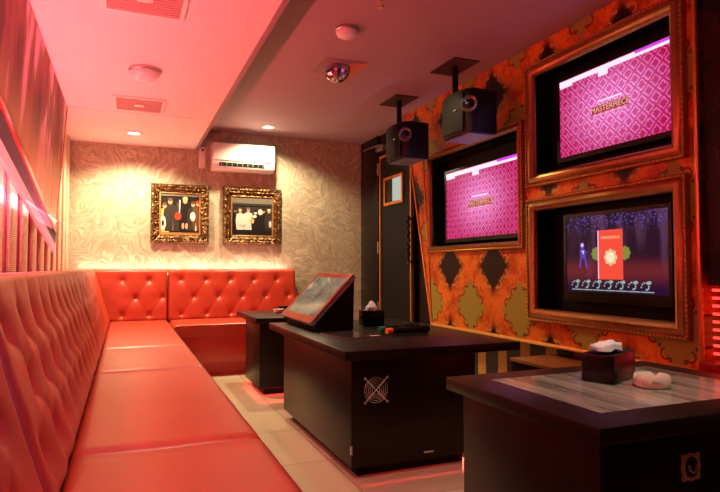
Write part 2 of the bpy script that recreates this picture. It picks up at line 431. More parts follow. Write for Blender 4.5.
# pilasters along the left wall
first = None
for i in range(12):
    y = 2.19 + .36 * i - .01
    if y > 6.2: break
    if first is None:
        m = MB(); m.box(XL, -.085, .9, XL + .022, .085, ZL); first = m.build('wall_pilaster', M_['pilaster'], bevel=.006)
        o = first
    else: o = first.copy(); C.objects.link(o)
    o.location = (0, y, 0)
    tag(o, 'fluted metallic upright strip on the pink left wall above the red sofa', 'wall trim', 'fluted strips on the left wall')

# ------------------------------------------------------------------ poster
def PX(z): return -.500 + (z - 1.18) / 1.07 * .062
po = empty('poster', (-.5, 5.0, 1.18), 'large slanted framed poster with blurred figures high on the left wall', 'poster')
def ppoly(poly, off0, off1): return MB().prism(poly, lambda y, z, t: (PX(z) + t, y, z), off0, off1)
ppoly([(5.0, 2.252), (5.0, 1.18), (.6, 1.85), (.6, 2.252)], -.018, 0).build('poster_frame', M_['poster_frame'], po)
ppoly([(4.94, 2.250), (4.86, 1.30), (.62, 2.03), (.62, 2.250)], .0005, .004).build('print', M_['poster'], po)
e = MB(); e.prism([(4.99, 2.250), (4.90, 1.262), (.62, 2.005), (.62, 2.03), (4.86, 1.298), (4.955, 2.250)], lambda y, z, t: (PX(z) + t, y, z), .0005, .008)
e.build('red_edge', M_['red_edge'], po)
e = MB(); e.prism([(5.0, 1.179), (.6, 1.849), (.6, 1.795), (5.0, 1.115)], lambda y, z, t: (PX(z) + t, y, z), -.014, .002)
o = e.build('led_strip', M_['pink_strip'], po); o['label'] = 'glowing pink strip along the lower edge'

# ------------------------------------------------------------------ sofas
def tuft_lattice(u0, u1, rows, pitch, start):
    pts = []
    for r, v in enumerate(rows):
        u = start + (pitch / 2 if r % 2 else 0)
        while u < u1 - .04:
            if u > u0 + .05: pts.append((u, v))
            u += pitch
    return pts
def pad(name, parent, fn, u0, u1, L, btn, pitch, rows, T=.05, pleat=.007, vert=True, res=.0125, A=.032, plain_from=None):
    nu = max(4, int((u1 - u0) / res)); nv = int(L / res)
    segs = []
    for (a, b) in btn:
        for (c, d) in btn:
            if abs(abs(c - a) - pitch / 2) < .02 and 0 < d - b < .25: segs.append((a, b, c, d))
        if vert and abs(b - rows[0]) < .01: segs.append((a, b, a, L + .1))
        if vert and abs(b - rows[-1]) < .01: segs.append((a, b, a, -.1))
    def h(u, v):
        du = min(u - u0, u1 - u); dv = min(v, L - v); r = .035
        e = 1
        for d in (du, dv):
            if d < r: e *= math.sqrt(max(0, 1 - ((r - d) / r) ** 2)) * .9 + .1
        z = T * e
        dm = 9
        for (a, b) in btn:
            q = math.hypot(u - a, v - b)
            if q < dm: dm = q
        z -= A * math.exp(-(dm / (.032 if A < .04 else .038)) ** 1.15) * e
        for (a, b, c, d) in segs:
            if min(a, c) - .05 < u < max(a, c) + .05 and min(b, d) - .05 < v < max(b, d) + .05:
                ex, ey = c - a, d - b; tt = max(0, min(1, ((u - a) * ex + (v - b) * ey) / (ex * ex + ey * ey)))
                q = math.hypot(u - a - tt * ex, v - b - tt * ey)
                z -= pleat * math.exp(-(q / .0085) ** 1.4) * e * (.55 if c == a else 1)
        z += .004 * noise.noise(Vector((u * 9, v * 9, 0))) * e
        return z
    vs = []; fs = []
    for j in range(nv + 1):
        for i in range(nu + 1):
            u = u0 + (u1 - u0) * i / nu; v = L * j / nv
            vs.append(fn(u, v, h(u, v)))
    W = nu + 1
    for j in range(nv):
        for i in range(nu): fs.append((j * W + i, j * W + i + 1, (j + 1) * W + i + 1, (j + 1) * W + i))
    # closed back
    bord = [i for i in range(W)] + [j * W + nu for j in range(1, nv + 1)] + [nv * W + i for i in range(nu - 1, -1, -1)] + [j * W for j in range(nv - 1, 0, -1)]
    o0 = len(vs)
    for k in bord:
        j, i = divmod(k, W); vs.append(fn(u0 + (u1 - u0) * i / nu, L * j / nv, -.03))
    n = len(bord)
    for k in range(n): fs.append((bord[k], bord[(k + 1) % n], o0 + (k + 1) % n, o0 + k))
    fs.append(tuple(o0 + k for k in range(n)))
    m = MB(); m.add(vs, fs); o = m.build(name, M_['leather'], parent, smooth=True)
    for (a, b) in btn:
        c = Vector(fn(a, b, T - A + .002)); nrm = (Vector(fn(a, b, 1)) - Vector(fn(a, b, 0))).normalized()
        bb = MB(); pr = [(.001, .007), (.006, .006), (.009, .002), (.009, -.004)]
        rot = nrm.to_track_quat('Z', 'Y').to_matrix()
        vv = []; sg = 10
        for r_, h_ in pr:
            for k in range(sg): vv.append(c + rot @ Vector((r_ * math.cos(2 * math.pi * k / sg), r_ * math.sin(2 * math.pi * k / sg), h_)))
        ff = [(q * sg + k, q * sg + (k + 1) % sg, (q + 1) * sg + (k + 1) % sg, (q + 1) * sg + k) for q in range(3) for k in range(sg)] + [tuple(range(sg))]
        bb.add(vv, ff); b_ = bb.build('button', M_['crystal'], None, smooth=True); b_.parent = o
    return o

def seat(parent, x0, y0, x1, y1, zt, zb=.33):
    # upholstered seat cushion: softly domed grid with rounded edges
    nx, ny = max(8, int((x1 - x0) / .014)), max(8, int((y1 - y0) / .03)); vs = []; fs = []
    r = .03
    for j in range(ny + 1):
        for i in range(nx + 1):
            x = x0 + (x1 - x0) * i / nx; y = y0 + (y1 - y0) * j / ny
            if j == 1: y = y0 + .005
            if j == 2: y = y0 + .014
            if j == ny - 1: y = y1 - .005
            if j == ny - 2: y = y1 - .014
            z = zt
            d = min(x - x0, x1 - x)
            if d < .04: z -= .028 * (1 - math.sqrt(max(0, 1 - ((.04 - d) / .04) ** 2)))
            d = min(y - y0, y1 - y)
            if d < .012: z -= .010 * (1 - d / .012)
            z += .004 * math.sin(math.pi * i / nx) * math.sin(math.pi * j / ny) + .0025 * noise.noise(Vector((x * 5, y * 5, 1)))
            vs.append((x, y, z))
    W = nx + 1
    for j in range(ny):
        for i in range(nx): fs.append((j * W + i, j * W + i + 1, (j + 1) * W + i + 1, (j + 1) * W + i))
    bord = [i for i in range(W)] + [j * W + nx for j in range(1, ny + 1)] + [ny * W + i for i in range(nx - 1, -1, -1)] + [j * W for j in range(ny - 1, 0, -1)]
    o0 = len(vs); n = len(bord)
    for k in bord: vs.append((vs[k][0], vs[k][1], zb))
    for k in range(n): fs.append((bord[k], bord[(k + 1) % n], o0 + (k + 1) % n, o0 + k))
    fs.append(tuple(o0 + k for k in range(n)))
    m = MB(); m.add(vs, fs); return m.build('seat_cushion', M_['leather'], parent, smooth=True)

ZS = .48
# left run, with the corner
sl = empty('sofa', (.1, 3.0, 0), 'long red leather sofa run with tufted backrests along the left wall', 'sofa')
box('base', M_['leather_dark'], (XL + .03, -.75, .10, .385, 6.27, .34), sl, bevel=.01)
box('plinth', M_['black_matt'], (XL + .05, -.73, 0, .34, 6.25, .10), sl)
X0, X1_ = -.115 - .05, -.27 - .05
Lb = math.hypot(X0 - X1_, .985 - .46); tv = (Vector((X1_, .985)) - Vector((X0, .46))).normalized(); nv_ = Vector((tv.y, -tv.x))
def fl(u, v, h): return (X0 + tv.x * v + nv_.x * h, u, .46 + tv.y * v + nv_.y * h)
rows = [.42, .245, .07 + .0]
rowsL = [.41, .26, .11]
for (a, b, st) in ((-.6, 1.335, -.45), (1.345, 3.69, 1.50), (3.70, 6.06, 3.86)):
    pad('backrest', sl, fl, a, b, Lb, tuft_lattice(a, b, rowsL, .22, st) if a < 3 else [p for p in tuft_lattice(a, b, rowsL, .22, st) if p[0] < 5.2], .22, rowsL, T=.05, pleat=.007, A=.042, res=.014 if a > 3 else .012)
box('back_ledge', M_['leather'], (XL + .025, -.75, .34, -.30, 6.27, .975), sl, bevel=.015)
for a, b in ((-.7, 1.78), (1.785, 3.14), (3.145, 4.06), (4.065, 6.10)): seat(sl, -.14, a, .41, b, ZS)
# corner backrest on the rear side
Y0, Y1_ = 6.10 + .045, 6.17 + .045
Lr = math.hypot(Y0 - Y1_, .985 - .46); tr = (Vector((Y1_, .985)) - Vector((Y0, .46))).normalized(); nr = Vector((-tr.y, tr.x))
def fr(u, v, h): return (u, Y0 + tr.x * v + nr.x * h, .46 + tr.y * v + nr.y * h)
rowsR = [.415, .240, .065]
o = pad('backrest', sl, fr, -.30, .405, Lr, [(p, q) for p, q in tuft_lattice(-.26, .41, rowsR, .25, -.02 - .0) if p > -.13 + .05 or q > .2], .25, rowsR, T=.045, vert=False, pleat=.004)
# rear bench
sb = empty('sofa', (1.07, 5.8, 0), 'red leather bench with tufted backrest against the back wall', 'sofa')
seat(sb, .42, 5.50, 1.76, 6.10, ZS, .36)
box('base', M_['leather_dark'], (.43, 5.52, .115, 1.75, 6.20, .37), sb, bevel=.008)
box('plinth', M_['leather_dark'], (.44, 5.54, 0, 1.74, 6.18, .113), sb)
pad('backrest', sb, fr, .412, 1.755, Lr, tuft_lattice(.42, 1.75, rowsR, .25, .66 - .12), .25, rowsR, T=.045, vert=False, pleat=.004)
box('back_frame', M_['leather_dark'], (.43, 6.19, .37, 1.75, 6.235, .96), sb)
box('back_frame', M_['leather_dark'], (-.31, 6.19, .37, .40, 6.235, .96), sl)
o = tag(box('led_strip', M_['warm_strip'], (-.25, 6.262, .935, 1.66, 6.285, .95)), 'warm glowing strip hidden behind the rear bench backrest', 'light strip')

# ------------------------------------------------------------------ picture frames on the back wall
def sweep_frame(m, y, x0, z0, x1, z1, prof, wob=0, step=.02, axis='y', sgn=-1):
    # prof: (inset from outer edge, protrusion). ring of four mitred sides, subdivided
    cor = [(x0, z0), (x1, z0), (x1, z1), (x0, z1)]; inn = [(1, 1), (-1, 1), (-1, -1), (1, -1)]
    path = []
    for k in range(4):
        a, b = cor[k], cor[(k + 1) % 4]; ia, ib = inn[k], inn[(k + 1) % 4]
        n = max(1, int(math.hypot(b[0] - a[0], b[1] - a[1]) / step))
        for i in range(n):
            t = i / n; path.append((a, b, ia, ib, t))
    vs = []
    for (a, b, ia, ib, t) in path:
        for (d, h) in prof:
            pa = (a[0] + ia[0] * d, a[1] + ia[1] * d); pb = (b[0] + ib[0] * d, b[1] + ib[1] * d)
            p = (pa[0] + (pb[0] - pa[0]) * t, pa[1] + (pb[1] - pa[1]) * t)
            hh = h
            if wob and h > .004: hh = h + wob * (noise.noise(Vector((p[0] * 34, p[1] * 34, d * 40))) )
            vs.append((p[0], y + sgn * hh, p[1]) if axis == 'y' else (y + sgn * hh, p[0], p[1]))
    n = len(path); q = len(prof)
    fs = [(i * q + k, i * q + k + 1, ((i + 1) % n) * q + k + 1, ((i + 1) % n) * q + k) for i in range(n) for k in range(q - 1)]
    m.add(vs, fs); return m
def flat_shapes(name, mat, parent, polys, y):
    m = MB()
    for p in polys: m.prism(p, lambda a, b, t: (a, t, b), y, y - .0012)
    return m.build(name, mat, parent)
def ell(cx, cz, rx, rz, n=14, a0=0): return [(cx + rx * math.cos(a0 + 2 * math.pi * k / n), cz + rz * math.sin(a0 + 2 * math.pi * k / n)) for k in range(n)]
def picture(x0, z0, x1, z1, label):
    t = empty('framed_picture', ((x0 + x1) / 2, YB, (z0 + z1) / 2), label, 'picture', 'ornate framed band photographs')
    m = MB(); pr = [(0, 0), (0, .03), (.012, .05), (.028, .058), (.045, .046), (.058, .050), (.072, .036), (.085, .03), (.088, .01)]
    sweep_frame(m, YB, x0, z0, x1, z1, pr, wob=.016, step=.012).build('frame', M_['baroque'], t, smooth=True)
    m = MB(); sweep_frame(m, YB, x0 + .084, z0 + .084, x1 - .084, z1 - .084, [(0, .014), (.002, .028), (.012, .03), (.018, .02), (.020, .010)]).build('inner_slip', M_['baroque_slip'], t)
    box('backing', M_['black_matt'], (x0 + .05, YB - .008, z0 + .05, x1 - .05, YB - .001, z1 - .05), t)
    return t
p1 = picture(.237, 1.255, .824, 1.877, 'ornate dark gilt frame, band photo with a red guitar, plaque strip below')
def figs(t, x0, z0, x1, z1, bg, people, extra):
    ph = MB().prism([(x0, z0), (x1, z0), (x1, z1), (x0, z1)], lambda a, b, q: (a, q, b), YB - .008, YB - .012).build('photograph', bg, t)
    W, H = x1 - x0, z1 - z0
    y = YB - .0125
    for i, (cx, top, s, hair, skin, body) in enumerate(people):
        X = x0 + W * cx; Z = z0 + H * top; k = H * s
        # printed person: body outline, head, hair
        flat_shapes('printed_clothes', PHOTO[body], ph, [[(X - k * .16, Z - k * .22), (X - k * .20, Z - k * .5), (X - k * .15, Z - k), (X + k * .15, Z - k), (X + k * .20, Z - k * .5), (X + k * .16, Z - k * .22), (X, Z - k * .16)]], y - .0001 * i)
        flat_shapes('printed_head', PHOTO[skin], ph, [ell(X, Z - k * .09, k * .065, k * .09)], y - .0012 - .0001 * i)
        flat_shapes('printed_hair', PHOTO[hair], ph, [ell(X, Z - k * .03, k * .075, k * .055)], y - .0018 - .0001 * i)
    for (mat, poly) in extra:
        flat_shapes('printed_shape', PHOTO[mat], ph, [[(x0 + W * a, z0 + H * b) for a, b in poly]], y - .0045)
    return ph
figs(p1, .335, 1.372, .728, 1.752, PHOTO['black'],
     [(.10, .80, .8, 'brown', 'skin', 'yellow'), (.24, .93, .9, 'brown', 'skin', 'dark'), (.45, .85, .8, 'dark', 'brown', 'dark'), (.62, .97, .95, 'blonde', 'skin', 'black'), (.83, .86, .8, 'brown', 'skin', 'dark'), (.95, .88, .8, 'red', 'skin', 'brown')],
     [('white', ell(.06, .25, .075, .20)), ('black', ell(.06, .25, .03, .09)), ('red', ell(.44, .45, .085, .11)), ('white', [(.46, .52), (.49, .52), (.50, .9), (.47, .9)]),
      ('skin', ell(.57, .18, .035, .09, 8)), ('skin', ell(.66, .18, .035, .09, 8)), ('white', ell(.82, .45, .07, .13)), ('grey', [(.30, .05), (.33, .05), (.31, .4)]), ('white', [(.88, .05), (.92, .05), (.90, .28)])])
m = MB().box(.335, YB - .020, 1.345, .728, YB - .010, 1.372); m.build('plaque', M_['baroque_slip'], p1)
box('mat_strip', PHOTO['grey'], (.335, YB - .018, 1.752, .728, YB - .010, 1.772), p1)
p2 = picture(.969, 1.255, 1.610, 1.877, 'ornate dark gilt frame, black and white band photo with wide grey bars')
figs(p2, 1.068, 1.36, 1.510, 1.773, PHOTO['dark'],
     [(.08, .70, .62, 'black', 'grey', 'black'), (.20, .68, .58, 'blonde', 'skin', 'white'), (.40, .72, .65, 'grey', 'skin', 'white'), (.58, .66, .6, 'black', 'white', 'black'), (.78, .70, .6, 'black', 'skin', 'black'), (.92, .70, .6, 'white', 'skin', 'dark')],
     [('white', ell(.26, .36, .10, .12)), ('yellow', ell(.50, .38, .05, .07)), ('white', ell(.55, .5, .06, .04)), ('white', ell(.95, .30, .035, .09)), ('white', ell(.70, .62, .06, .08)), ('black', [(0, 0), (1, 0), (1, .14), (0, .14)]), ('grey', [(0, .84), (1, .84), (1, 1), (0, 1)]), ('dark', [(0, .78), (1, .78), (1, .84), (0, .84)])])
for w_ in ((0, .62, .18, .78), (.30, .60, .55, .78), (.64, .58, .98, .76)): pass

# ------------------------------------------------------------------ air conditioner + remote
ac = empty('air_conditioner', (1.165, YB, 2.04), 'white split air conditioner mounted high on the back wall', 'air conditioner')
m = MB(); prof = [(0, 2.325), (-.17, 2.325), (-.195, 2.30), (-.20, 2.14), (-.185, 2.07), (-.15, 2.035), (0, 2.035)]
m.prism(prof, lambda a, b, t: (t, YB + a, b), .835, 1.495); m.build('housing', M_['white_plastic'], ac, bevel=.008)
MB().prism([(-.202, 2.318), (-.206, 2.31), (-.208, 2.135), (-.200, 2.132)], lambda a, b, t: (t, YB + a, b), .84, 1.49).build('front_panel', M_['white_plastic'], ac, bevel=.002)
MB().prism([(-.2005, 2.112), (-.193, 2.075), (-.203, 2.072), (-.208, 2.109)], lambda a, b, t: (t, YB + a, b), .90, 1.38).build('air_outlet', M_['black_matt'], ac)
m = MB()
for k in range(9): m.box(.92 + k * .055, YB - .212, 2.078, .926 + k * .055, YB - .205, 2.106)
m.build('vane', M_['steel'], ac)
rm = empty('remote_control', (.745, YB, 2.05), 'white remote control in a wall holder left of the air conditioner', 'remote control')
MB().box(.715, YB - .03, 2.06, .783, YB, 2.30).build('holder', M_['white_plastic'], rm, bevel=.012, seg=3)
MB().lathe([(.012, 0), (.012, -.006)], (.75, YB - .029, 2.255), 'y').build('button', M_['black_matt'], rm)
MB().prism([(.722, 2.20), (.776, 2.20), (.768, 2.11), (.730, 2.11)], lambda a, b, t: (a, t, b), YB - .036, YB - .030).build('keypad', M_['white_plastic'], rm)

# ------------------------------------------------------------------ ceiling fittings
def downlight(x, y, z, label):
    t = empty('downlight', (x, y, z), label, 'ceiling light', 'recessed round downlights')
    MB().lathe([(.05, -.001), (.052, -.006), (.075, -.006), (.078, 0)], (x, y, z), cap=False).build('trim_ring', M_['white_plastic'], t, smooth=True)
    MB().lathe([(.001, -.003), (.048, -.003), (.05, -.0005)], (x, y, z), cap=False).build('lamp_disc', M_['lamp_white'], t)
downlight(.06, 5.73, ZL, 'glowing round downlight in the pink dropped ceiling'); downlight(1.366, 5.88, ZR, 'glowing round downlight in the mauve ceiling above the air conditioner')
def vent(x0, y0, x1, y1, label):
    t = empty('ceiling_vent', ((x0 + x1) / 2, (y0 + y1) / 2, ZL), label, 'vent', 'square air diffusers in the dropped ceiling')
    m = MB(); w2 = .022
    for k in range(2): pass
    m.box(x0, y0, ZL - .012, x1, y0 + w2, ZL); m.box(x0, y1 - w2, ZL - .012, x1, y1, ZL); m.box(x0, y0 + w2, ZL - .012, x0 + w2, y1 - w2, ZL); m.box(x1 - w2, y0 + w2, ZL - .012, x1, y1 - w2, ZL)
    m.build('vent_frame', M_['white_plastic'], t, bevel=.002)
    m = MB(); n = 12
    for k in range(n):
        y = y0 + w2 + (y1 - y0 - 2 * w2) * (k + .5) / n; m.box(x0 + w2, y - .007, ZL - .008, x1 - w2, y + .005, ZL - .005)
    m.build('louvre', plain('louvre_paint', (.50, .36, .33), .5), t)
    box('backing', plain('vent_backing', (.60, .42, .40), .6), (x0 + w2, y0 + w2, ZL - .004, x1 - w2, y1 - w2, ZL - .0005), t)
    cx, cy = (x0 + x1) / 2, (y0 + y1) / 2
    box('centre_plate', M_['white_plastic'], (cx - .035, cy - .03, ZL - .016, cx + .035, cy + .03, ZL - .008), t, bevel=.003)
vent(-.10, 4.50, .27, 4.90, 'smaller square air diffuser beyond the smoke detector')
vent(-.12, 2.62, .26, 3.0, 'square air diffuser cut by the top edge nearest the camera')
def dome(x, y, z, r, label, hgt):
    t = empty('smoke_detector', (x, y, z), label, 'smoke detector', 'round white ceiling detectors')
    MB().lathe([(r, 0), (r, -.015), (r * .94, -.02), (r * .94, -.024)], (x, y, z), cap=False).build('base', M_['steel'], t, smooth=True)
    pr = [(r * .96 * math.cos(a), -.022 - hgt * math.sin(a)) for a in [k * math.pi / 2 / 8 for k in range(8)]] + [(.001, -.022 - hgt)]
    MB().lathe(pr, (x, y, z), cap=False).build('dome', M_['white_plastic'], t, smooth=True)
dome(.10, 3.86, ZL, .098, 'white domed smoke detector in the pink dropped ceiling', .055)
dome(1.245, 3.26, ZR, .070, 'small white domed detector in the mauve ceiling by the mirror ball', .045)
# mirror ball in a square recess
mb = empty('mirror_ball', (1.44, 3.92, ZR), 'mirror ball light in a square ceiling opening', 'mirror ball')
x0, x1, y0, y1 = 1.285, 1.60, 3.76, 4.09
box('recess_plate', M_['ceil_trim'], (x0, y0, ZR - .004, x1, y1, ZR - .0005), mb)
m = MB()
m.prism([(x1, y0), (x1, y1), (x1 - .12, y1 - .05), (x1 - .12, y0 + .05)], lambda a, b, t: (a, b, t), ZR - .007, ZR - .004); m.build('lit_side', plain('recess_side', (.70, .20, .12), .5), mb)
bm = bmesh.new(); bmesh.ops.create_uvsphere(bm, u_segments=22, v_segments=14, radius=.095)
me = bpy.data.meshes.new('ball'); bm.to_mesh(me); bm.free(); me.materials.append(M_['mirror'])
o = bpy.data.objects.new('ball', me); C.objects.link(o); o.location = (1.42, 3.92, ZR - .022); o.parent = mb; o.matrix_parent_inverse = Matrix.Translation(-Vector(mb.location))
sp = empty('sprinkler', (1.262, 2.80, ZR), 'small brass fire sprinkler at the top edge of the ceiling', 'sprinkler')
MB().lathe([(.035, 0), (.03, -.01), (.012, -.012), (.012, -.03), (.008, -.032)], (1.262, 2.80, ZR)).build('body', M_['brass'], sp, smooth=True)
m = MB(); m.tube([(1.250, 2.80, ZR - .03), (1.244, 2.80, ZR - .045), (1.258, 2.80, ZR - .062)], .003, 6); m.tube([(1.274, 2.80, ZR - .03), (1.280, 2.80, ZR - .045), (1.266, 2.80, ZR - .062)], .003, 6); m.build('arm', M_['brass'], sp)
MB().lathe([(.02, -.062), (.02, -.066)], (1.262, 2.80, ZR)).build('deflector', M_['brass'], sp)

# ------------------------------------------------------------------ ceiling speakers
def speaker(label):
    t = empty('speaker', (2.05, 0, 0), label, 'speaker', 'black speakers hanging from the ceiling')
    X, Y = 0, 0
    # plan outline (x from 2.05, y from 0 towards the back)
    poly = [(.045, 0), (.235, .01), (.235, .35), (.045, .36), (.012, .33), (-.012, .18 + .06), (-.012, .12), (.008, .045)]
    MB().prism(poly, lambda a, b, q: (2.05 + a, b, q), 1.89, 2.185).build('cabinet', M_['blue_grey'], t, bevel=.010)
    # grille: convex front panel
    g = [(.0, .055), (-.018, .125), (-.018, .235), (.006, .322), (-.002, .325), (-.026, .24), (-.026, .122), (-.008, .050)]
    MB().prism(g, lambda a, b, q: (2.05 + a, b, q), 1.905, 2.17).build('grille', M_['black_matt'], t, bevel=.003)
    # driver on the chamfered corner, seen as a pale ring
    n = Vector((-.045 / .058, -.037 / .058, 0)).normalized(); c = Vector((2.05 + .026, .021, 2.075)); rot = n.to_track_quat('Z', 'Y').to_matrix()
    def disc(prof, name, mat):
        sg = 24; vv = []
        for r_, h_ in prof:
            for k in range(sg): vv.append(c + rot @ Vector((r_ * math.cos(2 * math.pi * k / sg), r_ * math.sin(2 * math.pi * k / sg), h_)))
        m = MB(); m.add(vv, [(q * sg + k, q * sg + (k + 1) % sg, (q + 1) * sg + (k + 1) % sg, (q + 1) * sg + k) for q in range(len(prof) - 1) for k in range(sg)] + [tuple((len(prof) - 1) * sg + k for k in range(sg))])
        return m.build(name, mat, t, smooth=True)
    disc([(.056, 0), (.056, .010), (.050, .014), (.038, .006), (.034, .002)], 'horn_ring', M_['cone'])
    disc([(.034, .003), (.020, .006), (.012, .014), (.002, .018)], 'tweeter', M_['black_gloss'])
    box('underside_tint_panel', plain('underside_blue_light', (.16, .17, .22), .4), (2.075, .03, 1.884, 2.27, .33, 1.891), t)  # added panel, paler and bluish so blue light shows on the underside
    box('badge', M_['silver'], (2.020, .10, 2.045, 2.0245, .135, 2.055), t)
    # hanger
    box('ceiling_plate', M_['plate'], (2.11, .26, ZR - .008, 2.32, .60, ZR), t)
    MB().tube([(2.215, .42, ZR), (2.215, .42, 2.22)], .022, 12).build('hanger_pole', M_['black_matt'], t, smooth=True)
    MB().tube([(2.215, .42, 2.235), (2.20, .33, 2.215), (2.19, .26, 2.20)], .014, 8).build('hanger_arm', M_['black_matt'], t)
    MB().box(2.15, .18, 2.183, 2.22, .30, 2.205).build('bracket', M_['black_matt'], t, bevel=.004)
    MB().lathe([(.012, -.05), (.018, -.05), (.018, -.035), (.012, -.035)], (2.20, .28, 2.232), 'x', 12).build('knob', M_['black_matt'], t)
    return t
s1 = speaker('black ceiling speaker nearer the camera, above the middle television'); s1.location = (2.05, 3.16, 0)
s2 = copy_tree(s1); s2.location = (2.05, 4.09, 0); s2['label'] = 'black ceiling speaker further back, beside the door top'

# ------------------------------------------------------------------ door
dr = empty('door_1', (2.58, 5.33, 0), None, None); dr['kind'] = 'structure'
box('leaf', M_['black_matt'], (2.575, 4.93, .01, 2.60, 5.72, 2.21), dr)
m = MB(); m.box(2.562, 5.690, .01, 2.576, 5.715, 2.215); m.box(2.562, 4.965, .01, 2.576, 4.985, 2.215); m.box(2.562, 4.985, 2.19, 2.576, 5.69, 2.215); m.build('trim', M_['orange_trim'], dr)
m = MB(); 
for (a, b, c_, d) in ((5.145, 1.66, 5.175, 1.96), (5.565, 1.66, 5.595, 1.96), (5.175, 1.66, 5.565, 1.69), (5.175, 1.93, 5.565, 1.96)): m.box(2.560, a, b, 2.577, c_, d)
m.build('window_frame', M_['orange_trim'], dr)
box('window_pane', glow('lit_window_pane', (.80, .88, .82), .55), (2.571, 5.175, 1.69, 2.5745, 5.40, 1.93), dr)
box('window_pane', M_['black_gloss'], (2.571, 5.40, 1.69, 2.5745, 5.565, 1.93), dr)
m = MB(); pts = []
for k in range(33):
    z = 1.04 + .46 * k / 32; pts.append((2.535 + .010 * math.sin(k * 1.3), 4.965 + .014 * math.cos(k * 1.3), z))
m.tube(pts, .013, 8); m.tube([(2.535, 4.965, 1.06), (2.575, 4.965, 1.06)], .01, 8); m.tube([(2.535, 4.965, 1.48), (2.575, 4.965, 1.48)], .01, 8)
m.build('handle', M_['black_gloss'], dr, smooth=True)
for z in (2.02, 1.16, .5):
    MB().tube([(2.572, 5.765, z), (2.572, 5.765, z + .13)], .010, 8).build('hinge', M_['steel'], dr)
cl = empty('door_closer', (2.55, 5.8, 2.33), 'metal door closer arm at the top of the black door frame', 'door closer')
box('closer_body', M_['steel'], (2.52, 5.55, 2.26, 2.575, 5.72, 2.32), cl, bevel=.004)
MB().tube([(2.545, 5.65, 2.335), (2.545, 6.12, 2.36)], .012, 8).build('closer_arm', M_['steel'], cl)

# ------------------------------------------------------------------ TV wall panel
XP = 2.48
pn = empty('wall_panel', (XP, 3.3, .5), 'orange damask papered television panel with gold edging on the right wall', 'wall panel')
def slant(z): return 4.41 + (z - .52) * .262
holes = [(1.98, 3.065, .69, 1.42), (1.98, 3.065, 1.56, 2.31), (3.17, 4.395, 1.155, 1.975)]
ys = [1.88, 1.98, 3.065, 3.17, 4.395]; zs = sorted({.52, .69, 1.42, 1.56, 2.31, 1.155, 1.975, ZR - .002})
m = MB()
for i in range(len(ys)):
    for j in range(len(zs) - 1):
        za, zb = zs[j], zs[j + 1]
        ya = ys[i]
        if i < len(ys) - 1: yb0 = yb1 = ys[i + 1]
        else: yb0, yb1 = max(slant(za), ya + .01), max(slant(zb), ya + .01)
        cy, cz = (ya + yb0) / 2, (za + zb) / 2
        if i < len(ys) - 1 and any(h[0] < cy < h[1] and h[2] < cz < h[3] for h in holes): continue
        m.add([(XP, ya, za), (XP, yb0, za), (XP, yb1, zb), (XP, ya, zb)], [(0, 1, 2, 3)])
m.add([(XP, 1.88, .52), (XR - .013, 1.88, .52), (XR - .013, slant(.52), .52), (XP, slant(.52), .52)], [(0, 1, 2, 3)])
m.add([(XP, 1.88, .52), (XR - .013, 1.88, .52), (XR - .013, 1.88, 2.47), (XP, 1.88, 2.47)], [(0, 1, 2, 3)])
m.add([(XP, slant(.52), .52), (XR - .013, slant(.52), .52), (XR - .013, slant(2.47), 2.47), (XP, slant(2.47), 2.47)], [(0, 1, 2, 3)])
m.build('papered_board', M_['damask'], pn)
def bar(m, pts, r): m.tube(pts, r, 8)
m = MB(); bar(m, [(XP - .004, 1.87, .515), (XP - .004, slant(.515), .515)], .013); m.build('bottom_trim', M_['gold_trim'], pn, smooth=True)
m = MB(); bar(m, [(XP - .004, 1.88, .505), (XP - .004, 1.88, 2.47)], .013); m.build('side_trim', M_['gold_trim'], pn, smooth=True)
m = MB(); bar(m, [(XP - .004, slant(.51), .51), (XP - .004, slant(2.47), 2.47)], .011); bar(m, [(XP - .004, slant(.51) + .0, .52), (XP - .004, slant(.51) + .15 , 2.0)], .008); m.build('slanted_trim', M_['orange_trim'], pn, smooth=True)

